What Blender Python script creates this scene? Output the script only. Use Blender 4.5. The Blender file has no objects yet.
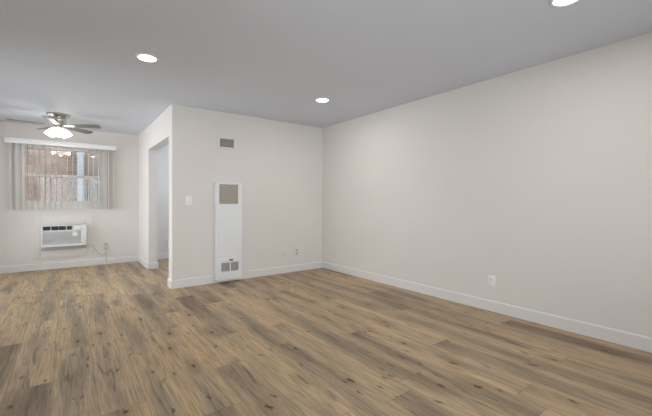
import bpy, bmesh, math, random
from mathutils import Vector, Matrix
PI = math.pi
scene = bpy.context.scene
col = scene.collection

# ------------------------------------------------------------------ camera
CAM_H = 1.145
cd = bpy.data.cameras.new('camera')
cam = bpy.data.objects.new('camera', cd)
col.objects.link(cam)
cam.location = (0, 0, CAM_H)
cam.rotation_euler = (PI / 2, 0, -0.64467)
cd.sensor_width = 36
cd.lens = 343.77 / 652 * 36
cd.shift_y = -5.97 / 652
cd.clip_start = 0.02
scene.camera = cam

# ------------------------------------------------------------------ sky, exposure
w = bpy.data.worlds.new('world')
scene.world = w
w.use_nodes = True
bg = w.node_tree.nodes['Background']
bg.inputs[0].default_value = (0.93, 0.965, 1.0, 1)
bg.inputs[1].default_value = 5.0
scene.view_settings.view_transform = 'Standard'
scene.view_settings.look = 'None'
scene.view_settings.gamma = 1
scene.view_settings.exposure = 0.0
scene.view_settings.use_curve_mapping = False

# room numbers (metres; camera stands at x = 0, y = 0)
XL, XR = -1.30, 3.559          # left and right walls
YB, YF = -1.00, 7.523          # wall behind the camera, far window wall
YH = 4.842                     # wall with the heater
XC = 1.102                     # wall with the passage opening
HC = 2.44
T = 0.14
LEFT_WIN = (0.15, 1.05, 0.75, 1.95)      # y0 y1 z0 z1, window in the left wall
ADDED_WIN = (4.0, 7.2, 0.10, 2.20)        # y0 y1 z0 z1, unseen window added in the left wall to brighten the dining end
BACK_WIN = (-0.9, 3.1, 0.10, 2.20)        # x0 x1 z0 z1, window behind the camera

def portal(loc, rot, sx, sy):
    l = bpy.data.lights.new('window_portal', 'AREA')
    l.shape = 'RECTANGLE'; l.size = sx; l.size_y = sy
    l.cycles.is_portal = True
    o = bpy.data.objects.new('window_portal', l)
    col.objects.link(o); o.location = loc; o.rotation_euler = rot
portal((XL - T - 0.02, (LEFT_WIN[0] + LEFT_WIN[1]) / 2, 1.2), (0, -PI / 2, 0), 1.9, LEFT_WIN[1] - LEFT_WIN[0])
portal((XL - T - 0.02, (ADDED_WIN[0] + ADDED_WIN[1]) / 2, 1.2), (0, -PI / 2, 0), 1.9, ADDED_WIN[1] - ADDED_WIN[0])
portal(((BACK_WIN[0] + BACK_WIN[1]) / 2, YB - T - 0.02, 1.2), (PI / 2, 0, 0), BACK_WIN[1] - BACK_WIN[0], 1.9)

DOWNLIGHT_W = 6.5
FAN_GLOW = 7.0
FAN_BULB_W = 2.4

# ------------------------------------------------------------------ materials
def mat(name, color, rough=0.5, metal=0.0, spec=0.5, noise=0.0, nscale=20.0, bump=0.0, bscale=200.0,
        emit=None, estr=0.0, trans=0.0, subsurf=0.0):
    m = bpy.data.materials.new(name); m.use_nodes = True
    nt = m.node_tree; b = nt.nodes['Principled BSDF']
    b.inputs['Roughness'].default_value = rough
    b.inputs['Metallic'].default_value = metal
    b.inputs['Specular IOR Level'].default_value = spec
    b.inputs['Base Color'].default_value = (*color, 1)
    if trans: b.inputs['Transmission Weight'].default_value = trans
    tc = nt.nodes.new('ShaderNodeTexCoord')
    if noise:
        n = nt.nodes.new('ShaderNodeTexNoise'); n.inputs['Scale'].default_value = nscale
        n.inputs['Detail'].default_value = 4
        nt.links.new(tc.outputs['Object'], n.inputs['Vector'])
        r = nt.nodes.new('ShaderNodeValToRGB')
        r.color_ramp.elements[0].position = 0.3; r.color_ramp.elements[1].position = 0.7
        r.color_ramp.elements[0].color = (*[c * (1 - noise) for c in color], 1)
        r.color_ramp.elements[1].color = (*[min(1, c * (1 + noise)) for c in color], 1)
        nt.links.new(n.outputs['Fac'], r.inputs['Fac'])
        nt.links.new(r.outputs['Color'], b.inputs['Base Color'])
    if bump:
        n2 = nt.nodes.new('ShaderNodeTexNoise'); n2.inputs['Scale'].default_value = bscale
        nt.links.new(tc.outputs['Object'], n2.inputs['Vector'])
        bp = nt.nodes.new('ShaderNodeBump'); bp.inputs['Strength'].default_value = bump
        bp.inputs['Distance'].default_value = 0.002
        nt.links.new(n2.outputs['Fac'], bp.inputs['Height'])
        nt.links.new(bp.outputs['Normal'], b.inputs['Normal'])
    if emit:
        b.inputs['Emission Color'].default_value = (*emit, 1)
        b.inputs['Emission Strength'].default_value = estr
    return m

M = {}
M['wall'] = mat('wall_paint', (0.75, 0.712, 0.686), 0.6, spec=0.3, noise=0.012, nscale=1.5, bump=0.12, bscale=160)
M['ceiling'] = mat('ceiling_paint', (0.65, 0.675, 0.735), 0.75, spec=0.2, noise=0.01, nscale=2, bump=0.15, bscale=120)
M['trim'] = mat('trim_paint', (0.755, 0.735, 0.725), 0.35, noise=0.01, nscale=6)
M['plastic'] = mat('white_plastic', (0.86, 0.85, 0.835), 0.35, noise=0.01, nscale=30)
M['ivory'] = mat('ivory_plastic', (0.66, 0.63, 0.58), 0.4, noise=0.02, nscale=30)
M['slot'] = mat('dark_slot', (0.03, 0.03, 0.03), 0.6, noise=0.1)
M['enamel'] = mat('white_enamel', (0.80, 0.81, 0.83), 0.3, noise=0.01, nscale=10)
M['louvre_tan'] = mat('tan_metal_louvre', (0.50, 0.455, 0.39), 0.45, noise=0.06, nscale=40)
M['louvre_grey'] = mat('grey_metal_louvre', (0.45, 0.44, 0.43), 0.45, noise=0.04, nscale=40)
M['duct'] = mat('duct_shadow_grey', (0.16, 0.155, 0.15), 0.7, noise=0.08, nscale=30)
M['acwhite'] = mat('ac_plastic', (0.80, 0.80, 0.81), 0.4, noise=0.01, nscale=20)
M['acgrille'] = mat('ac_grille_plastic', (0.70, 0.70, 0.71), 0.45, noise=0.02, nscale=20)
M['acdark'] = mat('ac_dark_louvre', (0.075, 0.08, 0.09), 0.5, noise=0.1, nscale=20)
M['cord'] = mat('beige_cord', (0.60, 0.57, 0.52), 0.5, noise=0.03, nscale=40)
M['nickel'] = mat('brushed_nickel', (0.56, 0.54, 0.52), 0.28, metal=1.0, noise=0.05, nscale=80)
M['blade'] = mat('grey_blade', (0.17, 0.16, 0.15), 0.4, noise=0.12, nscale=14)
M['shade'] = mat('frosted_glass_shade', (0.9, 0.88, 0.85), 0.3, emit=(1.0, 0.95, 0.88), estr=FAN_GLOW, noise=0.01)
M['lens'] = mat('downlight_lens', (0.9, 0.9, 0.9), 0.4, emit=(1.0, 0.97, 0.93), estr=14.0, noise=0.01)
M['ring'] = mat('downlight_trim', (0.82, 0.82, 0.82), 0.4, noise=0.01)
M['valance'] = mat('blind_pvc', (0.84, 0.84, 0.85), 0.4, noise=0.015, nscale=8)
M['vinyl'] = mat('window_vinyl', (0.93, 0.92, 0.91), 0.35, noise=0.01, nscale=10)

def slat_material():
    m = bpy.data.materials.new('translucent_slat'); m.use_nodes = True
    nt = m.node_tree; b = nt.nodes['Principled BSDF']; out = nt.nodes['Material Output']
    tc = nt.nodes.new('ShaderNodeTexCoord')
    n = nt.nodes.new('ShaderNodeTexNoise'); n.inputs['Scale'].default_value = 60
    nt.links.new(tc.outputs['Object'], n.inputs['Vector'])
    r = nt.nodes.new('ShaderNodeValToRGB')
    r.color_ramp.elements[0].color = (0.84, 0.82, 0.80, 1); r.color_ramp.elements[1].color = (0.91, 0.875, 0.855, 1)
    nt.links.new(n.outputs['Fac'], r.inputs['Fac'])
    nt.links.new(r.outputs['Color'], b.inputs['Base Color'])
    b.inputs['Roughness'].default_value = 0.5
    t = nt.nodes.new('ShaderNodeBsdfTranslucent'); t.inputs['Color'].default_value = (0.88, 0.86, 0.84, 1)
    mx = nt.nodes.new('ShaderNodeMixShader'); mx.inputs[0].default_value = 0.6
    nt.links.new(b.outputs[0], mx.inputs[1]); nt.links.new(t.outputs[0], mx.inputs[2])
    nt.links.new(mx.outputs[0], out.inputs['Surface'])
    return m
M['slat'] = slat_material()

def glass_material():
    m = bpy.data.materials.new('window_glass'); m.use_nodes = True
    nt = m.node_tree; out = nt.nodes['Material Output']
    nt.nodes.remove(nt.nodes['Principled BSDF'])
    tr = nt.nodes.new('ShaderNodeBsdfTransparent'); tr.inputs[0].default_value = (0.93, 0.95, 0.95, 1)
    gl = nt.nodes.new('ShaderNodeBsdfGlossy'); gl.inputs['Roughness'].default_value = 0.02
    fr = nt.nodes.new('ShaderNodeFresnel'); fr.inputs[0].default_value = 1.45
    mx = nt.nodes.new('ShaderNodeMixShader')
    nt.links.new(fr.outputs[0], mx.inputs[0]); nt.links.new(tr.outputs[0], mx.inputs[1]); nt.links.new(gl.outputs[0], mx.inputs[2])
    nt.links.new(mx.outputs[0], out.inputs['Surface'])
    return m
M['glass'] = glass_material()

def brick_material():
    m = bpy.data.materials.new('weathered_brick'); m.use_nodes = True
    nt = m.node_tree; b = nt.nodes['Principled BSDF']
    tc = nt.nodes.new('ShaderNodeTexCoord'); mp = nt.nodes.new('ShaderNodeMapping')
    mp.inputs['Rotation'].default_value = (PI / 2, 0, 0)
    br = nt.nodes.new('ShaderNodeTexBrick')
    br.inputs['Scale'].default_value = 1.0
    br.inputs['Brick Width'].default_value = 0.21; br.inputs['Row Height'].default_value = 0.075
    br.inputs['Mortar Size'].default_value = 0.008
    br.inputs['Color1'].default_value = (0.15, 0.085, 0.062, 1); br.inputs['Color2'].default_value = (0.215, 0.15, 0.125, 1)
    br.inputs['Mortar'].default_value = (0.25, 0.225, 0.21, 1)
    n = nt.nodes.new('ShaderNodeTexNoise'); n.inputs['Scale'].default_value = 3.0; n.inputs['Detail'].default_value = 5
    mx = nt.nodes.new('ShaderNodeMix'); mx.data_type = 'RGBA'
    mx.inputs['B'].default_value = (0.29, 0.23, 0.205, 1)
    rr = nt.nodes.new('ShaderNodeValToRGB'); rr.color_ramp.elements[0].position = 0.42; rr.color_ramp.elements[1].position = 0.68
    rr.color_ramp.elements[1].color = (0.75, 0.75, 0.75, 1)
    nt.links.new(tc.outputs['Object'], mp.inputs['Vector']); nt.links.new(mp.outputs[0], br.inputs['Vector'])
    nt.links.new(tc.outputs['Object'], n.inputs['Vector']); nt.links.new(n.outputs['Fac'], rr.inputs['Fac'])
    nt.links.new(rr.outputs['Color'], mx.inputs['Factor'])
    nt.links.new(br.outputs['Color'], mx.inputs['A']); nt.links.new(mx.outputs['Result'], b.inputs['Base Color'])
    b.inputs['Roughness'].default_value = 0.9
    return m
M['brick'] = brick_material()
M['stucco'] = mat('exterior_stucco', (0.26, 0.215, 0.19), 0.9, noise=0.05, nscale=8)
M['concrete'] = mat('alley_concrete', (0.40, 0.38, 0.36), 0.9, noise=0.1, nscale=5)
M['outglass'] = mat('dark_outside_glass', (0.22, 0.25, 0.22), 0.1, noise=0.1, nscale=3)
M['spout'] = mat('painted_downspout', (0.34, 0.365, 0.40), 0.5, noise=0.03, nscale=6)

# ------------------------------------------------------------------ mesh helpers
class MB:
    def __init__(self): self.bm = bmesh.new()
    def box(self, x0, x1, y0, y1, z0, z1, bv=0.0, rot=None, seg=2):
        bm = bmesh.new()
        bmesh.ops.create_cube(bm, size=1)
        bmesh.ops.scale(bm, vec=(x1 - x0, y1 - y0, z1 - z0), verts=bm.verts)
        if bv: bmesh.ops.bevel(bm, geom=list(bm.edges), offset=bv, segments=seg, affect='EDGES', profile=0.5)
        if rot is not None: bmesh.ops.rotate(bm, cent=(0, 0, 0), matrix=rot, verts=bm.verts)
        bmesh.ops.translate(bm, vec=((x0 + x1) / 2, (y0 + y1) / 2, (z0 + z1) / 2), verts=bm.verts)
        self._merge(bm); return self
    def _merge(self, bm):
        me = bpy.data.meshes.new('tmp'); bm.to_mesh(me); bm.free()
        self.bm.from_mesh(me); bpy.data.meshes.remove(me)
    def lathe(self, prof, seg=32, cx=0, cy=0, cz=0, axis=None):
        bm = bmesh.new(); rings = []
        for r, z in prof:
            if r < 1e-6: rings.append([bm.verts.new((0, 0, z))])
            else: rings.append([bm.verts.new((r * math.cos(2 * PI * i / seg), r * math.sin(2 * PI * i / seg), z)) for i in range(seg)])
        for a, b in zip(rings, rings[1:]):
            for i in range(seg):
                j = (i + 1) % seg
                if len(a) == 1 and len(b) == 1: continue
                if len(a) == 1: bm.faces.new((a[0], b[i], b[j]))
                elif len(b) == 1: bm.faces.new((a[i], b[0], a[j]))
                else: bm.faces.new((a[i], b[i], b[j], a[j]))
        bmesh.ops.recalc_face_normals(bm, faces=bm.faces)
        if axis is not None: bmesh.ops.rotate(bm, cent=(0, 0, 0), matrix=axis, verts=bm.verts)
        bmesh.ops.translate(bm, vec=(cx, cy, cz), verts=bm.verts)
        self._merge(bm); return self
    def tube(self, pts, r, seg=10):
        pts = [Vector(p) for p in pts]; bm = bmesh.new(); rings = []
        up = Vector((0.13, 0.21, 0.97))
        for i, p in enumerate(pts):
            d = (pts[min(i + 1, len(pts) - 1)] - pts[max(i - 1, 0)]).normalized()
            if abs(d.dot(up)) > 0.98: up = Vector((0.97, 0.2, 0.1))
            a = d.cross(up).normalized(); b = d.cross(a).normalized()
            rings.append([bm.verts.new(p + r * (a * math.cos(2 * PI * k / seg) + b * math.sin(2 * PI * k / seg))) for k in range(seg)])
        for a, b in zip(rings, rings[1:]):
            for k in range(seg): bm.faces.new((a[k], a[(k + 1) % seg], b[(k + 1) % seg], b[k]))
        bm.faces.new(rings[0]); bm.faces.new(rings[-1])
        bmesh.ops.recalc_face_normals(bm, faces=bm.faces)
        self._merge(bm); return self
    def prism(self, poly, z0, z1, mtx=None, bv=0.0):
        bm = bmesh.new()
        a = [bm.verts.new((x, y, z0)) for x, y in poly]; b = [bm.verts.new((x, y, z1)) for x, y in poly]
        n = len(poly)
        bm.faces.new(a[::-1]); bm.faces.new(b)
        for i in range(n): bm.faces.new((a[i], a[(i + 1) % n], b[(i + 1) % n], b[i]))
        bmesh.ops.recalc_face_normals(bm, faces=bm.faces)
        if bv: bmesh.ops.bevel(bm, geom=list(bm.edges), offset=bv, segments=2, affect='EDGES')
        if mtx is not None: bmesh.ops.transform(bm, matrix=mtx, verts=bm.verts)
        self._merge(bm); return self
    def build(self, name, material, parent=None, loc=None, smooth=True):
        me = bpy.data.meshes.new(name); self.bm.to_mesh(me); self.bm.free()
        me.materials.append(material)
        if smooth:
            for p in me.polygons: p.use_smooth = True
            me.set_sharp_from_angle(angle=math.radians(38))
        o = bpy.data.objects.new(name, me); col.objects.link(o)
        if parent: o.parent = parent
        if loc: o.location = loc
        return o

def tag(o, label, cat, group=None):
    o['label'] = label; o['category'] = cat
    if group: o['group'] = group
    return o
def thing(name, label, cat, loc=(0, 0, 0), rotz=0, group=None):
    o = bpy.data.objects.new(name, None); col.objects.link(o)
    o.empty_display_size = 0.05
    o.location = loc; o.rotation_euler = (0, 0, rotz)
    return tag(o, label, cat, group)
def struct(o):
    o['kind'] = 'structure'; return o
def copy_tree(o, parent=None):
    c = o.copy(); col.objects.link(c)
    if parent: c.parent = parent
    for ch in list(o.children): copy_tree(ch, c)
    return c

# ------------------------------------------------------------------ floor (laminate planks, each with its own tone)
rng = random.Random(11)
PW, PL, PX = 0.2205, 1.47, 0.142
ENDS = {-3: 3.716, -2: 2.80, -1: 3.34, 2: 1.865, 3: 3.81, 4: 2.89, 9: 0.95, 12: 0.955, 0: 2.2, 1: 2.93}      # where a plank of that row ends
# tone (0 grey-brown, 1 honey) and brightness of the planks that stand out: row, plank counted from the row's end above
TONES = {(-3, -1): (0.15, 0.25), (-3, 0): (0.6, 0.65), (-2, -1): (0.12, 0.3), (-2, 0): (0.5, 0.75), (-2, 1): (0.05, 0.3), (-2, 2): (0.6, 0.5),
         (-1, -1): (0.38, 0.6), (-1, 0): (0.25, 0.55), (-1, 1): (0.6, 0.75), (0, 0): (0.4, 0.55), (0, 1): (0.3, 0.6), (0, -1): (0.5, 0.5), (1, -1): (0.85, 0.4), (1, 0): (0.6, 0.55),
         (2, 0): (0.6, 0.55), (2, -1): (0.3, 0.1), (3, -1): (0.55, 0.55), (3, 0): (0.3, 0.35), (4, 0): (0.08, 0.3), (4, -1): (0.65, 0.45), (5, 0): (0.7, 0.5),
         (9, 0): (0.55, 0.95), (9, 1): (0.5, 0.5), (9, -1): (0.35, 0.4), (12, -1): (0.15, 0.3), (12, 0): (0.6, 0.6)}
def build_floor():
    bm = bmesh.new()
    uvl = bm.loops.layers.uv.new('UVMap')
    data = []
    x0, x1, y0, y1 = XL - 0.02, XR + 0.02, YB - 0.02, YF + 0.02
    k0 = math.floor((x0 - PX) / PW)
    k = k0
    while PX + k * PW < x1:
        a = PX + k * PW; b = a + PW
        e = ENDS.get(k, rng.uniform(1.5, 1.5 + PL))
        j = math.floor((y0 - e) / PL)
        y = e + j * PL
        while y < y1:
            ya, yb = max(y, y0), min(y + PL, y1)
            xa, xb = max(a, x0), min(b, x1)
            if yb - ya > 0.001 and xb - xa > 0.001:
                vs = [bm.verts.new(p) for p in ((xa, ya, 0), (xb, ya, 0), (xb, yb, 0), (xa, yb, 0))]
                f = bm.faces.new(vs)
                for l in f.loops:
                    l[uvl].uv = ((l.vert.co.x - a) / PW, (l.vert.co.y - y) / PL)
                t = TONES.get((k, j), (rng.uniform(0.1, 0.9), rng.uniform(0.2, 0.8)))
                data.append((t[0], t[1], rng.random(), 1.0))
            y += PL; j += 1
        k += 1
    me = bpy.data.meshes.new('floor'); bm.to_mesh(me); bm.free()
    at = me.attributes.new('plank', 'FLOAT_COLOR', 'FACE')
    for i, d in enumerate(data): at.data[i].color = d
    o = bpy.data.objects.new('floor', me); col.objects.link(o)
    return struct(o)

def floor_material():
    m = bpy.data.materials.new('laminate_planks'); m.use_nodes = True
    nt = m.node_tree; N = nt.nodes; L = nt.links
    b = N['Principled BSDF']
    def math_(op, a, bb=None, clamp=False):
        n = N.new('ShaderNodeMath'); n.operation = op; n.use_clamp = clamp
        for i, v in enumerate((a, bb)):
            if v is None: continue
            if isinstance(v, (int, float)): n.inputs[i].default_value = v
            else: L.new(v, n.inputs[i])
        return n.outputs[0]
    def ramp(v, stops):
        r = N.new('ShaderNodeValToRGB'); e = r.color_ramp.elements
        while len(e) < len(stops): e.new(0.5)
        for el, (p, c) in zip(e, stops):
            el.position = p; el.color = (*c, 1) if not isinstance(c, (int, float)) else (c, c, c, 1)
        L.new(v, r.inputs['Fac']); return r.outputs['Color']
    def mix(fac, a, bb, blend='MIX'):
        n = N.new('ShaderNodeMix'); n.data_type = 'RGBA'; n.blend_type = blend
        for k, v in (('Factor', fac), ('A', a), ('B', bb)):
            s = [i for i in n.inputs if i.name == k and (i.type == ('VALUE' if k == 'Factor' else 'RGBA'))][0]
            if isinstance(v, (int, float)): s.default_value = v
            elif isinstance(v, tuple): s.default_value = (*v, 1)
            else: L.new(v, s)
        return [o for o in n.outputs if o.type == 'RGBA'][0]
    tc = N.new('ShaderNodeTexCoord')
    at = N.new('ShaderNodeAttribute'); at.attribute_name = 'plank'; at.attribute_type = 'GEOMETRY'
    sep = N.new('ShaderNodeSeparateColor'); L.new(at.outputs['Color'], sep.inputs[0])
    R, G, B = sep.outputs[0], sep.outputs[1], sep.outputs[2]
    off = N.new('ShaderNodeCombineXYZ')
    L.new(math_('MULTIPLY', B, 37.0), off.inputs[0]); L.new(math_('MULTIPLY', B, 53.0), off.inputs[1]); L.new(math_('MULTIPLY', B, 71.0), off.inputs[2])
    add = N.new('ShaderNodeVectorMath'); add.operation = 'ADD'
    L.new(tc.outputs['Object'], add.inputs[0]); L.new(off.outputs[0], add.inputs[1])
    def noise(sx, sy, detail=3, dist=0.0, rough=0.55):
        mp = N.new('ShaderNodeMapping'); mp.inputs['Scale'].default_value = (sx, sy, 1)
        L.new(add.outputs[0], mp.inputs['Vector'])
        n = N.new('ShaderNodeTexNoise'); n.inputs['Scale'].default_value = 1; n.inputs['Detail'].default_value = detail
        n.inputs['Roughness'].default_value = rough; n.inputs['Distortion'].default_value = dist
        L.new(mp.outputs[0], n.inputs['Vector']); return n.outputs['Fac']
    # place within the plank
    uv = N.new('ShaderNodeUVMap'); uv.uv_map = 'UVMap'
    su = N.new('ShaderNodeSeparateXYZ'); L.new(uv.outputs[0], su.inputs[0])
    eu = math_('SUBTRACT', 0.5, math_('ABSOLUTE', math_('SUBTRACT', su.outputs[0], 0.5)))
    ev = math_('SUBTRACT', 0.5, math_('ABSOLUTE', math_('SUBTRACT', su.outputs[1], 0.5)))
    edge = math_('POWER', math_('MULTIPLY', math_('SUBTRACT', 0.5, eu), 2.0), 2.0)
    cloud = noise(5.0, 0.7, 2, 0.25)
    grain = noise(72.0, 2.4, 4, 0.5)
    fine = noise(170.0, 5.0, 3, 0.3)
    streak = noise(20.0, 2.2, 3, 1.2)
    # grey-brown to honey, shifted per plank
    v = math_('ADD', math_('MULTIPLY', math_('SUBTRACT', cloud, 0.5), 1.75), 0.46)
    v = math_('ADD', v, math_('MULTIPLY', math_('SUBTRACT', R, 0.5), 0.42))
    v = math_('ADD', v, math_('MULTIPLY', edge, 0.30))
    base = ramp(v, [(0.10, FL['dark']), (0.38, FL['grey']), (0.62, FL['tan']), (0.90, FL['honey'])])
    c = mix(0.75, base, ramp(grain, [(0.32, 0.64), (0.47, 0.97), (0.70, 1.12)]), 'MULTIPLY')
    c = mix(0.85, c, ramp(fine, [(0.34, 0.62), (0.6, 1.10)]), 'MULTIPLY')
    c = mix(0.6, c, ramp(streak, [(0.31, 0.22), (0.38, 1.0)]), 'MULTIPLY')
    # knots
    def knots(sx, sy, lo, hi, seedz, keep):
        mp = N.new('ShaderNodeMapping'); mp.inputs['Scale'].default_value = (sx, sy, 1); mp.inputs['Location'].default_value = (seedz, seedz * 1.7, 0)
        wn = N.new('ShaderNodeTexNoise'); wn.inputs['Scale'].default_value = 22; wn.inputs['Detail'].default_value = 2
        L.new(tc.outputs['Object'], wn.inputs['Vector'])
        wv = N.new('ShaderNodeVectorMath'); wv.operation = 'MULTIPLY_ADD'
        wv.inputs[1].default_value = (0.05, 0.06, 0); L.new(wn.outputs['Color'], wv.inputs[0]); L.new(add.outputs[0], wv.inputs[2])
        L.new(wv.outputs[0], mp.inputs['Vector'])
        vo = N.new('ShaderNodeTexVoronoi'); vo.voronoi_dimensions = '2D'; vo.inputs['Scale'].default_value = 1
        L.new(mp.outputs[0], vo.inputs['Vector'])
        sc = N.new('ShaderNodeSeparateColor'); L.new(vo.outputs['Color'], sc.inputs[0])
        on = math_('GREATER_THAN', sc.outputs[0], 1 - keep)
        k = ramp(vo.outputs['Distance'], [(lo, 1.0), (hi, 0.0)])
        return math_('MULTIPLY', k, on)
    k1 = knots(4.4, 1.9, 0.02, 0.075, 3.1, 0.40)
    k2 = knots(9.0, 2.6, 0.02, 0.11, 9.4, 0.28)
    halo = knots(4.4, 1.9, 0.04, 0.34, 3.1, 0.40)
    c = mix(math_('MULTIPLY', halo, 0.55), c, FL['halo'])
    c = mix(math_('MULTIPLY', k1, 0.95), c, FL['knot'])
    c = mix(math_('MULTIPLY', k2, 0.85), c, FL['knot'])
    # plank brightness
    c = mix(1.0, c, ramp(G, [(0.0, 0.85), (1.0, 1.12)]), 'MULTIPLY')
    ju = math_('LESS_THAN', eu, 0.009); jv = math_('LESS_THAN', ev, 0.0014)
    j = math_('MAXIMUM', ju, jv)
    c = mix(math_('MULTIPLY', j, 0.42), c, FL['knot'])
    L.new(c, b.inputs['Base Color'])
    b.inputs['Roughness'].default_value = 0.42
    b.inputs['Specular IOR Level'].default_value = 0.4
    rr = ramp(grain, [(0.3, 0.50), (0.7, 0.38)])
    L.new(rr, b.inputs['Roughness'])
    bp = N.new('ShaderNodeBump'); bp.inputs['Strength'].default_value = 0.12; bp.inputs['Distance'].default_value = 0.002
    L.new(math_('SUBTRACT', fine, math_('MULTIPLY', j, 1.0)), bp.inputs['Height']); L.new(bp.outputs['Normal'], b.inputs['Normal'])
    return m
FL = dict(dark=(0.22, 0.15, 0.097), grey=(0.365, 0.268, 0.172), tan=(0.48, 0.345, 0.208), honey=(0.56, 0.385, 0.215),
          halo=(0.25, 0.145, 0.075), knot=(0.035, 0.021, 0.014))
fl = build_floor(); fl.data.materials.append(floor_material())

# ------------------------------------------------------------------ shell
struct(MB().box(XL - T, XR + T, YB - T, YF + T, HC, HC + 0.12).build('ceiling', M['ceiling'], smooth=False))
def wall_x(name, x0, x1, ya, yb, opening=None):      # wall in a plane of constant x, opening = (y0,y1,z0,z1)
    m = MB()
    if opening:
        oy0, oy1, oz0, oz1 = opening
        m.box(x0, x1, ya, oy0, 0, HC); m.box(x0, x1, oy1, yb, 0, HC); m.box(x0, x1, oy0, oy1, oz1, HC)
        if oz0 > 0: m.box(x0, x1, oy0, oy1, 0, oz0)
    else: m.box(x0, x1, ya, yb, 0, HC)
    return struct(m.build(name, M['wall'], smooth=False))
def wall_y(name, y0, y1, xa, xb, opening=None):
    m = MB()
    if opening:
        ox0, ox1, oz0, oz1 = opening
        m.box(xa, ox0, y0, y1, 0, HC); m.box(ox1, xb, y0, y1, 0, HC); m.box(ox0, ox1, y0, y1, oz1, HC)
        if oz0 > 0: m.box(ox0, ox1, y0, y1, 0, oz0)
    else: m.box(xa, xb, y0, y1, 0, HC)
    return struct(m.build(name, M['wall'], smooth=False))
WIN = (-0.615, 0.530, 1.115, 2.095)       # far window opening x0 x1 z0 z1
JN, JF, JZ = 5.030, 6.493, 2.042          # passage opening: near jamb, far jamb, header
wall_x('wall_right', XR, XR + T, YB - T, YF + T)
m = MB()
for a, b in ((YB - T, LEFT_WIN[0]), (LEFT_WIN[1], ADDED_WIN[0]), (ADDED_WIN[1], YF + T)): m.box(XL - T, XL, a, b, 0, HC)
for q in (LEFT_WIN, ADDED_WIN): m.box(XL - T, XL, q[0], q[1], 0, q[2]); m.box(XL - T, XL, q[0], q[1], q[3], HC)
struct(m.build('wall_left', M['wall'], smooth=False))
wall_y('wall_rear', YB - T, YB, XL, XR, BACK_WIN)
wall_y('wall_far', YF, YF + T, XL, XR, WIN)
wall_y('wall_inner', YH, JN, XC, XR)
m = MB(); m.box(XC, XC + T, JF, YF, 0, HC); m.box(XC, XC + T, JN, JF, JZ, HC)
struct(m.build('wall_passage', M['wall'], smooth=False))

# baseboards
BH, BT = 0.112, 0.014
def board_profile():       # (out, z)
    return [(0, 0), (BT, 0), (BT, BH - 0.012), (BT - 0.004, BH - 0.004), (BT - 0.009, BH), (0, BH)]
def baseboard(name, runs):
    """runs: list of polylines (floor plan, wall faces); boards sit to the left of the direction of travel"""
    mb = MB()
    for run in runs:
        bm = bmesh.new(); n = len(run); prof = board_profile(); rings = []
        P = [Vector((x, y)) for x, y in run]
        for i in range(n):
            d0 = (P[i] - P[i - 1]).normalized() if i > 0 else (P[1] - P[0]).normalized()
            d1 = (P[i + 1] - P[i]).normalized() if i < n - 1 else d0
            n0 = Vector((-d0.y, d0.x)); n1 = Vector((-d1.y, d1.x))
            mt = (n0 + n1); mt = mt / (1 + n0.dot(n1))
            rings.append([bm.verts.new((P[i].x + mt.x * o, P[i].y + mt.y * o, z)) for o, z in prof])
        k = len(prof)
        for a, b in zip(rings, rings[1:]):
            for i in range(k): bm.faces.new((a[i], a[(i + 1) % k], b[(i + 1) % k], b[i]))
        bm.faces.new(rings[0]); bm.faces.new(rings[-1])
        bmesh.ops.recalc_face_normals(bm, faces=bm.faces)
        mb._merge(bm)
    return struct(mb.build(name, M['trim'], smooth=False))
baseboard('baseboard_right', [[(XR, YB), (XR, YH)]])
baseboard('baseboard_inner', [[(XR, YH), (XC, YH), (XC, JN), (XC + T, JN)][:]])
baseboard('baseboard_far', [[(XC, YF), (XL, YF)]])
baseboard('baseboard_passage', [[(XC + T, YF), (XC + T, JF), (XC, JF), (XC, YF)]])
baseboard('baseboard_hall', [[(XR, YF), (XC + T, YF)]])
baseboard('baseboard_left', [[(XL, YF), (XL, YB)]])
baseboard('baseboard_rear', [[(XL, YB), (XR, YB)]])

# ------------------------------------------------------------------ far window
wx0, wx1, wz0, wz1 = WIN
win = bpy.data.objects.new('window_1', None); col.objects.link(win); win.location = (0, YF, wz0); struct(win)
def wbox(m, x0, x1, y0, y1, z0, z1, bv=0.003): return m.box(x0, x1, y0, y1, z0 - wz0, z1 - wz0, bv)
m = MB(); f = 0.052
wbox(m, wx0, wx0 + f, 0.0, T - 0.01, wz0, wz1); wbox(m, wx1 - f, wx1, 0.0, T - 0.01, wz0, wz1)
wbox(m, wx0 + f, wx1 - f, 0.0, T - 0.01, wz1 - f, wz1); wbox(m, wx0 + f, wx1 - f, 0.0, T - 0.01, wz0, wz0 + f)
m.build('window_frame', M['vinyl'], win)
m = MB(); cx0, cx1, cz0, cz1 = -0.690, 0.585, 1.022, 2.16
wbox(m, cx0, wx0 + 0.012, -0.014, -0.001, cz0, cz1); wbox(m, wx1 - 0.012, cx1, -0.014, -0.001, cz0, cz1)
wbox(m, wx0 + 0.012, wx1 - 0.012, -0.014, -0.001, wz1 - 0.012, cz1); wbox(m, wx0 + 0.012, wx1 - 0.012, -0.014, -0.001, cz0, wz0 + 0.012)
m.build('casing', M['vinyl'], win)
m = MB(); wbox(m, wx0 + f, wx1 - f, -0.004, 0.06, 1.572, 1.615); m.build('meeting_rail', M['vinyl'], win)
zb, zt = wz0 + f, 1.577
for x, ww in ((-0.238, 0.014), (0.073, 0.014), (0.367, 0.052)):
    m = MB(); wbox(m, x - ww / 2, x + ww / 2, 0.01, 0.06, zb, zt, 0.002); m.build('mullion', M['vinyl'], win)
m = MB(); wbox(m, wx0 + f, wx1 - f, 0.052, 0.057, 1.612, wz1 - f, 0); m.build('pane', M['glass'], win, smooth=False)
m = MB(); wbox(m, wx0 + f, wx1 - f, 0.054, 0.058, zb, zt, 0); m.build('pane', M['glass'], win, smooth=False)
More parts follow.
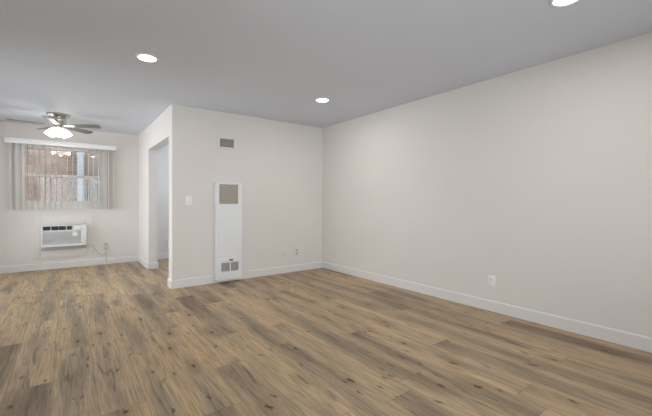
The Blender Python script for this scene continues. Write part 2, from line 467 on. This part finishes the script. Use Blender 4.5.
# windows outside the frame that daylight comes through; the dining one is added for brightness
def side_window(name, loc, rotz, wd, z0, z1):
    e = bpy.data.objects.new(name, None); col.objects.link(e); e.location = loc; e.rotation_euler = (0, 0, rotz); struct(e)
    m = MB(); h = z1 - z0; q = 0.05
    m.box(-wd / 2, -wd / 2 + q, 0.03, T - 0.02, 0, h, 0.003); m.box(wd / 2 - q, wd / 2, 0.03, T - 0.02, 0, h, 0.003)
    m.box(-wd / 2 + q, wd / 2 - q, 0.03, T - 0.02, 0, q, 0.003); m.box(-wd / 2 + q, wd / 2 - q, 0.03, T - 0.02, h - q, h, 0.003)
    m.box(-0.03, 0.03, 0.03, T - 0.02, q, h - q, 0.003)
    m.build('window_frame', M['vinyl'], e)
    MB().box(-wd / 2 + q, wd / 2 - q, 0.07, 0.075, q, h - q).build('pane', M['glass'], e, smooth=False)
side_window('window_2', (XL, (LEFT_WIN[0] + LEFT_WIN[1]) / 2, LEFT_WIN[2]), PI / 2, LEFT_WIN[1] - LEFT_WIN[0], LEFT_WIN[2], LEFT_WIN[3])
side_window('added_window', (XL, (ADDED_WIN[0] + ADDED_WIN[1]) / 2, ADDED_WIN[2]), PI / 2, ADDED_WIN[1] - ADDED_WIN[0], ADDED_WIN[2], ADDED_WIN[3])
side_window('window_3', ((BACK_WIN[0] + BACK_WIN[1]) / 2, YB, BACK_WIN[2]), PI, BACK_WIN[1] - BACK_WIN[0], BACK_WIN[2], BACK_WIN[3])

# outside the far window
YO = 9.6
struct(MB().box(-6, 6, YF + T, YO + 1, -0.5, -0.4).build('ground', M['concrete'], smooth=False))
struct(MB().box(XL - T - 1.0, XR + T + 1.0, YF + T, YF + T + 0.75, HC + 0.05, HC + 0.2).build('alley_shade_slab', M['stucco'], smooth=False))  # unseen slab added to keep sky light off the alley and brick
nb = thing('brick_building', 'weathered pinkish brick building seen outside through the window', 'building', (0, YO, -0.4))
MB().box(-5, 0.34, 0, 0.3, 0, 6.4).build('brick_wall', M['brick'], nb, smooth=False)
MB().box(0.34, 5, 0.25, 0.5, 0, 6.4).build('stucco_wall', M['stucco'], nb, smooth=False)
ow = MB(); ow.box(0.42, 0.95, 0.2, 0.3, 1.1, 1.16, 0.004).box(0.42, 0.47, 0.2, 0.3, 1.16, 1.98, 0.004).box(0.9, 0.95, 0.2, 0.3, 1.16, 1.98, 0.004).box(0.42, 0.95, 0.2, 0.3, 1.98, 2.04, 0.004)
owo = ow.build('outside_window', M['spout'], nb)
MB().box(0.47, 0.90, 0.23, 0.245, 1.16, 1.98).build('pane', M['outglass'], owo, smooth=False)
ds = MB(); ds.box(0.17, 0.30, -0.11, -0.01, 0, 6.3, 0.012)
for zz in (0.6, 1.5, 2.6, 3.6): ds.box(0.155, 0.315, -0.115, -0.001, zz, zz + 0.04, 0.003)
dso = ds.build('downspout', M['spout'], nb); dso['label'] = 'pale blue white downspout'

# ------------------------------------------------------------------ vertical blind
BX0, BX1 = -0.800, 0.722
bl = thing('vertical_blind', 'white vertical slat blind with valance hanging across the far window', 'blind', (0, YF, 1.02))
zb0 = 1.02
v = MB(); v.box(BX0, BX1, -0.115, -0.103, 2.092 - zb0, 2.182 - zb0, 0.003)
v.box(BX0, BX0 + 0.01, -0.103, -0.002, 2.092 - zb0, 2.182 - zb0, 0.002); v.box(BX1 - 0.01, BX1, -0.103, -0.002, 2.092 - zb0, 2.182 - zb0, 0.002)
v.build('valance', M['valance'], bl)
MB().box(BX0 + 0.02, BX1 - 0.02, -0.085, -0.045, 2.130 - zb0, 2.165 - zb0, 0.004).build('headrail', M['valance'], bl)
NS = 20
sm = None
for i in range(NS):
    x = BX0 + 0.045 + i * (BX1 - BX0 - 0.09) / (NS - 1)
    if sm is None:
        mb = MB(); bm = bmesh.new()
        wv, th, hh = 0.089, 0.0012, 2.13 - zb0
        A, Bv = [], []
        for k in range(9):
            t = k / 8 - 0.5
            c = 0.006 * (1 - 4 * t * t)
            A.append((t * wv, c)); Bv.append((t * wv, c - th))
        mb.prism(A + Bv[::-1], 0.0, hh)
        so = mb.build('slat', M['slat'], bl); sm = so
    else:
        so = sm.copy(); col.objects.link(so); so.parent = bl
    so.location = (x, -0.065, 0)
    so.rotation_euler = (0, 0, math.radians(88 + rng.uniform(-4, 4)))

# ------------------------------------------------------------------ wall air conditioner and its cover panel
ac = thing('air_conditioner', 'white through-wall air conditioner under the far window', 'air conditioner', (-0.037, YF, 0.385))
AX0, AX1, AZ0, AZ1, AD = -0.315, 0.305, 0.0, 0.365, 0.115     # local x, z, depth
b = MB()
b.box(AX0, AX1, -AD, -0.001, AZ0, AZ0 + 0.045, 0.006); b.box(AX0, AX0 + 0.022, -AD, -0.001, AZ0 + 0.04, AZ1, 0.004)
b.box(AX1 - 0.022, AX1, -AD, -0.001, AZ0 + 0.04, AZ1, 0.004); b.box(AX0 + 0.02, AX1 - 0.02, -AD, -0.001, AZ1 - 0.018, AZ1, 0.004)
b.box(AX0 + 0.02, AX1 - 0.02, -AD + 0.004, -0.001, 0.258, 0.280, 0.003)
b.box(AX0 + 0.02, AX1 - 0.02, -0.075, -0.001, AZ0 + 0.04, AZ1 - 0.02)
b.build('housing', M['acwhite'], ac)
MB().box(AX0 + 0.006, AX1 - 0.006, -0.05, -0.001, -0.058, -0.001, 0.003).build('under_ac_shade', M['louvre_grey'], ac)  # grey box put in for the shadow below the unit
g = MB()
for i in range(10):
    z = 0.053 + i * 0.0212
    g.box(AX0 + 0.024, AX1 - 0.075, -AD + 0.004, -0.073, z, z + 0.0125, 0.001)
g.build('intake_grille', M['acgrille'], ac)
MB().box(AX1 - 0.078, AX1 - 0.02, -AD + 0.003, -0.03, 0.046, 0.264, 0.003).build('side_cover', M['acwhite'], ac)
for a0, a1 in ((-0.288, -0.198), (-0.178, -0.088), (-0.080, 0.012), (0.030, 0.096)):
    mm = MB(); mm.box(a0, a1, -0.09, -0.07, 0.281, 0.345)
    for q in range(4): mm.box(a0, a1, -AD + 0.010, -0.088, 0.286 + q * 0.016, 0.290 + q * 0.016, 0.001)
    n_ = int((a1 - a0) / 0.03)
    for q in range(1, n_): mm.box(a0 + q * 0.03 - 0.001, a0 + q * 0.03 + 0.001, -AD + 0.006, -0.088, 0.281, 0.345)
    mm.build('air_louvre', M['acdark'], ac)
cp = MB().box(0.112, AX1 - 0.018, -AD - 0.002, -0.03, 0.279, 0.346, 0.004).build('control_panel', M['plastic'], ac)
MB().lathe([(0, 0), (0.013, 0), (0.012, 0.012), (0, 0.013)], 20, 0.215, -AD - 0.002, 0.308, Matrix.Rotation(PI / 2, 3, 'X')).build('knob', M['acgrille'], cp)
st = MB().box(0.108, 0.176, -AD + 0.001, -AD + 0.005, 0.165, 0.250, 0.001).build('energy_sticker', M['plastic'], ac)
st['label'] = 'white rectangular sticker'

fp = thing('cover_panel', 'white painted board around the air conditioner on the far wall', 'panel', (0, YF, 0.20))
pm = MB()
PX0, PX1, PZ = -0.445, 0.372, 0.715
ax0, ax1, az0, az1 = -0.037 + AX0, -0.037 + AX1, 0.325 - 0.20, 0.385 + 0.365 - 0.20
g_ = 0.002
pm.box(PX0, ax0 - g_, -0.012, -0.001, 0, PZ, 0.002); pm.box(ax1 + g_, PX1, -0.012, -0.001, 0, PZ, 0.002)
pm.box(ax0 - g_, ax1 + g_, -0.012, -0.001, az1 + g_, PZ, 0.002); pm.box(ax0 - g_, ax1 + g_, -0.012, -0.001, 0, az0 - g_, 0.002)
pm.build('board', M['wall'], fp)
MB().box(PX0 - 0.006, PX1 - 0.15, -0.02, -0.001, -0.014, -0.001, 0.002).build('ledge_strip', M['trim'], fp)

# ------------------------------------------------------------------ outlets and switch (local: plate faces -Y)
def plate(m, w_, h_, d=0.006): return m.box(-w_ / 2, w_ / 2, -d, 0, -h_ / 2, h_ / 2, 0.002)
def make_outlet(label, loc, rotz, slot=True, w_=0.078, h_=0.122, group=None, pm='plastic', fm='ivory', sm='slot'):
    t = thing('wall_outlet' if slot else 'blank_wall_plate', label, 'outlet' if slot else 'wall plate', loc, rotz, group)
    plate(MB(), w_, h_).build('cover_plate', M[pm], t)
    if slot:
        for s in (-1, 1):
            r = MB().box(-0.018, 0.018, -0.0085, -0.005, s * 0.028 - 0.017, s * 0.028 + 0.017, 0.0012).build('receptacle', M[fm], t)
            k = MB(); k.box(-0.009, -0.006, -0.0088, -0.0082, s * 0.028 - 0.006, s * 0.028 + 0.009)
            k.box(0.006, 0.009, -0.0088, -0.0082, s * 0.028 - 0.006, s * 0.028 + 0.007)
            k.box(-0.003, 0.003, -0.0088, -0.0082, s * 0.028 - 0.013, s * 0.028 - 0.008)
            k.build('slots', M[sm], r)
    for zz in ((0,) if slot else (-0.04, 0.04)):
        MB().lathe([(0, 0), (0.0035, 0), (0.003, 0.0015), (0, 0.0018)], 12, 0, -0.0055, zz, Matrix.Rotation(PI / 2, 3, 'X')).build('screw', M['nickel'], t)
    return t
make_outlet('white power outlet low on the long right wall', (XR, 1.84, 0.312), -PI / 2, w_=0.085, h_=0.125, fm='plastic', sm='louvre_grey')
make_outlet('power outlet with ivory sockets near the corner right of the heater', (3.03, YH, 0.325), 0, pm='wall', fm='louvre_grey', sm='duct')
make_outlet('plain wall-coloured blank plate left of the corner outlet', (2.792, YH, 0.335), 0, slot=False, pm='wall')
make_outlet('power outlet on the far wall right of the air conditioner', (0.568, YF, 0.335), 0, pm='ivory', fm='louvre_tan')
make_outlet('white outlet on the wall seen through the passage opening', (1.60, YF, 0.345), 0, pm='trim', fm='ivory', sm='louvre_grey')

sw = thing('light_switch', 'white toggle light switch on the wall left of the heater', 'switch', (1.315, YH, 1.165))
plate(MB(), 0.084, 0.124).build('cover_plate', M['plastic'], sw)
MB().box(-0.005, 0.005, -0.02, -0.004, -0.004, 0.018, 0.002, Matrix.Rotation(math.radians(-25), 3, 'X')).build('toggle', M['plastic'], sw)
for zz in (-0.03, 0.03):
    MB().lathe([(0, 0), (0.0035, 0), (0.003, 0.0015), (0, 0.0018)], 12, 0, -0.0055, zz, Matrix.Rotation(PI / 2, 3, 'X')).build('screw', M['nickel'], sw)

# power cord of the air conditioner
def bez(P, n=14):
    out = []
    for i in range(1, len(P) - 2):
        p0, p1, p2, p3 = [Vector(q) for q in P[i - 1:i + 3]]
        for k in range(n):
            t = k / n
            out.append(0.5 * ((2 * p1) + (-p0 + p2) * t + (2 * p0 - 5 * p1 + 4 * p2 - p3) * t * t + (-p0 + 3 * p1 - 3 * p2 + p3) * t ** 3))
    out.append(Vector(P[-2])); return out
pcd = thing('power_cord', 'beige power cord looping from the air conditioner to the outlet', 'cord', (0.30, YF, 0.2))
pts = [(0.20, -0.03, 0.22), (0.02 - 0.03, -0.035, 0.19), (0.06, -0.04, 0.17), (0.11, -0.035, 0.09), (0.15, -0.03, 0.02), (0.20, -0.03, -0.015), (0.255, -0.035, 0.0), (0.272, -0.035, 0.05), (0.268, -0.03, 0.10), (0.268, -0.03, 0.13)]
pts = [(-0.03, -0.03, 0.20)] + pts[1:]
MB().tube(bez(pts), 0.0065).build('cable', M['cord'], pcd)
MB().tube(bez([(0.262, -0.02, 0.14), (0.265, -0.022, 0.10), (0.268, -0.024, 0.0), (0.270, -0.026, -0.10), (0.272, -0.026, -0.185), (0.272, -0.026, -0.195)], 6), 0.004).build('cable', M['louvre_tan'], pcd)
pg = MB(); pg.box(0.252, 0.284, -0.038, -0.0095, 0.092, 0.122, 0.004)
pg.build('plug', M['cord'], pcd)

# ------------------------------------------------------------------ wall heater
ht = thing('wall_heater', 'tall white gas wall heater mounted beside the corner', 'heater', (1.845, YH, 0.045))
HW, HD, HH = 0.186, 0.105, 1.375
hb = MB()
# casing with openings for the grilles
gz0, gz1 = 1.075, 1.352
lz0, lz1 = 0.118, 0.240
hb.box(-HW, HW, -HD + 0.02, 0, 0, HH, 0.004)
fz = -HD
fr = MB()
gx0, gx1 = -0.150, 0.128
lx0, lx1 = -0.122, 0.128
def face(x0, x1, z0, z1): fr.box(x0, x1, fz, fz + 0.022, z0, z1)
face(-HW, gx0, 0, HH); face(gx1, HW, 0, HH)
face(gx0, gx1, gz1, HH); face(gx0, gx1, lz1 + 0.0, gz0); face(gx0, gx1, 0, lz0)
face(gx0, lx0, lz0, lz1); face(lx1, gx1, lz0, lz1); face(0.002, 0.016, lz0, lz1)
hb.build('casing', M['enamel'], ht)
fo = fr.build('front_panel', M['enamel'], ht, smooth=False)
g = MB(); g.box(gx0, gx1, fz + 0.018, fz + 0.021, gz0, gz1)
for i in range(13):
    z = gz0 + 0.004 + i * 0.0212
    g.box(gx0, gx1, fz + 0.004, fz + 0.018, z, z + 0.010, 0.001, Matrix.Rotation(math.radians(-18), 3, 'X'))
go = g.build('top_grille', M['louvre_tan'], ht); go['label'] = 'tan louvred outlet grille'
for x0, x1 in ((lx0, 0.002), (0.016, lx1)):
    g = MB(); g.box(x0, x1, fz + 0.018, fz + 0.021, lz0, lz1)
    for i in range(9):
        z = lz0 + 0.004 + i * 0.0132
        g.box(x0, x1, fz + 0.004, fz + 0.018, z, z + 0.008, 0.001)
    g.build('lower_grille', M['louvre_grey'], ht)
d = MB().box(-0.130, 0.134, fz - 0.004, fz, 0.248, 0.302, 0.002).build('control_strip', M['enamel'], ht)
MB().box(-0.004, 0.014, fz - 0.012, fz - 0.003, 0.266, 0.286, 0.002).box(0.022, 0.042, fz - 0.012, fz - 0.003, 0.264, 0.288, 0.002).build('knob', M['slot'], d)

# ------------------------------------------------------------------ wall vent register
vt = thing('wall_vent', 'white wall air register with grey louvres above the heater', 'vent', (1.842, YH, 1.997))
f_ = MB()
VW, VH = 0.142, 0.092
iw, ih = 0.103, 0.060
f_.box(-VW, -iw, -0.012, 0, -VH, VH, 0.003); f_.box(iw, VW, -0.012, 0, -VH, VH, 0.003)
f_.box(-iw, iw, -0.012, 0, ih, VH, 0.003); f_.box(-iw, iw, -0.012, 0, -VH, -ih, 0.003)
f_.build('frame', M['wall'], vt)
l_ = MB()
for i in range(8):
    z = -ih + 0.008 + i * 0.015
    l_.box(-iw, iw, -0.010, -0.002, z - 0.0035, z + 0.0035, 0.001, Matrix.Rotation(math.radians(35), 3, 'X'))
l_.build('louvre', M['louvre_grey'], vt)
MB().box(-iw, iw, -0.002, -0.0005, -ih, ih).build('backing', M['duct'], vt, smooth=False)

# ------------------------------------------------------------------ recessed downlights
def make_downlight(label, loc):
    t = thing('recessed_downlight', label, 'ceiling light', loc, 0, 'recessed ceiling lights')
    MB().lathe([(0.0725, -0.002), (0.074, -0.007), (0.080, -0.009), (0.090, -0.006), (0.094, 0.0), (0.0725, 0.0)], 40).build('trim_ring', M['ring'], t)
    MB().lathe([(0.0, -0.012), (0.03, -0.0115), (0.055, -0.009), (0.072, -0.004), (0.072, -0.0005), (0, -0.0005)], 40).build('lens', M['lens'], t)
    l = bpy.data.lights.new('downlight_lamp', 'AREA'); l.shape = 'DISK'; l.size = 0.12; l.energy = DOWNLIGHT_W; l.color = (1.0, 0.96, 0.91)
    lo = bpy.data.objects.new('downlight_lamp', l); col.objects.link(lo); lo.parent = t; lo.location = (0, 0, -0.014)
    return t
make_downlight('round recessed ceiling light left of centre, nearest the fan', (0.572, 3.43, HC))
make_downlight('round recessed ceiling light nearest the far corner of the room', (2.585, 3.515, HC))
make_downlight('round recessed ceiling light cut by the top edge, close to the right wall', (2.535, 0.825, HC))

# unseen lamp added round the corner to brighten the passage
hl = thing('added_hall_lamp', 'unseen added lamp brightening the hall beyond the passage', 'ceiling light', (2.3, 6.3, HC))
MB().lathe([(0, -0.09), (0.07, -0.082), (0.12, -0.055), (0.145, -0.02), (0.145, 0), (0, 0)], 32).build('glow_dome', mat('added_lamp_glow', (0.9, 0.9, 0.9), 0.3, emit=(0.74, 0.87, 1.0), estr=100.0, noise=0.01), hl)

# ------------------------------------------------------------------ ceiling fan
fan = thing('ceiling_fan', 'brushed nickel flush ceiling fan with grey blades and lit glass shades', 'ceiling fan', (-0.107, 6.43, HC))
MB().lathe([(0, 0), (0.138, 0), (0.142, -0.006), (0.142, -0.018), (0.130, -0.032), (0.126, -0.048), (0.112, -0.062), (0.0, -0.062)], 40).build('canopy', M['nickel'], fan)
mh = MB().lathe([(0.0, -0.060), (0.098, -0.060), (0.104, -0.075), (0.100, -0.105), (0.088, -0.135), (0.074, -0.158), (0.0, -0.158)], 40).build('motor_housing', M['nickel'], fan)
MB().lathe([(0, -0.158), (0.060, -0.158), (0.064, -0.168), (0.064, -0.200), (0.052, -0.214), (0, -0.218)], 32).build('light_fitter', M['nickel'], fan)
BZ = -0.165
def blade_poly():
    r0, r1 = 0.17, 0.572
    pts = []
    w0, w1 = 0.048, 0.066
    pts += [(r0, -w0), (r1 - 0.05, -w1)]
    for k in range(7):
        a = -PI / 2 + k * PI / 6
        pts.append((r1 - 0.05 + 0.05 * math.cos(a) ** 0.45 if abs(a) < 1.57 else r1 - 0.05, (w1 - 0.05 * 0.0) * math.sin(a) * 1.0))
    pts += [(r1 - 0.05, w1), (r0, w0)]
    out = []
    for p in pts:
        if not out or (Vector(p) - Vector(out[-1])).length > 1e-4: out.append(p)
    return out
PITCH = math.radians(-13)
bo = None
for a in (-29, 43, 115, 187, 259):
    if bo is None:
        rm = Matrix.Rotation(PITCH, 4, 'X')
        bo = MB().prism(blade_poly(), -0.003, 0.003, rm).build('blade', M['blade'], fan)
        im = MB(); im.prism([(0.055, -0.014), (0.13, -0.012), (0.19, -0.034), (0.235, -0.030), (0.245, 0.0), (0.235, 0.030), (0.19, 0.034), (0.13, 0.012), (0.055, 0.014)], -0.009, -0.0035, rm)
        io = im.build('blade_iron', M['nickel'], bo)
        cur = bo
    else:
        cur = bo.copy(); col.objects.link(cur); cur.parent = fan
        ic = io.copy(); col.objects.link(ic); ic.parent = cur
    cur.location = (0, 0, BZ); cur.rotation_euler = (0, 0, math.radians(a))
for a in (30, 150, 270):
    ca, sa = math.cos(math.radians(a)), math.sin(math.radians(a))
    axis = Matrix.Rotation(math.radians(a), 3, 'Z') @ Matrix.Rotation(math.radians(-34), 3, 'Y')   # shade opens down and outwards
    arm = MB().tube([(0.045 * ca, 0.045 * sa, -0.192), (0.062 * ca, 0.062 * sa, -0.200), (0.072 * ca, 0.072 * sa, -0.218)], 0.011).build('lamp_arm', M['nickel'], fan)
    s_ = MB().lathe([(0.0, 0.0), (0.020, -0.002), (0.030, -0.014), (0.044, -0.045), (0.058, -0.085), (0.066, -0.112), (0.062, -0.112), (0.054, -0.085), (0.040, -0.045), (0.026, -0.016), (0.0, -0.008)], 28,
                    0.066 * ca, 0.066 * sa, -0.214, axis)
    s_.build('lamp_shade', M['shade'], fan)
    l = bpy.data.lights.new('fan_bulb', 'POINT'); l.energy = FAN_BULB_W; l.shadow_soft_size = 0.03; l.color = (1.0, 0.95, 0.88)
    lo = bpy.data.objects.new('fan_bulb', l); col.objects.link(lo); lo.parent = fan
    tip = axis @ Vector((0, 0, -0.135)); lo.location = (0.066 * ca + tip.x, 0.066 * sa + tip.y, -0.214 + tip.z)
for (px, py, ln) in ((0.03, -0.05, 0.12), (-0.035, -0.045, 0.09)):
    ch = MB().tube([(px, py, -0.205), (px, py, -0.205 - ln)], 0.0018, 6)
    ch.lathe([(0, 0.0), (0.005, -0.004), (0.006, -0.016), (0, -0.022)], 12, px, py, -0.205 - ln)
    ch.build('pull_chain', M['nickel'], fan)
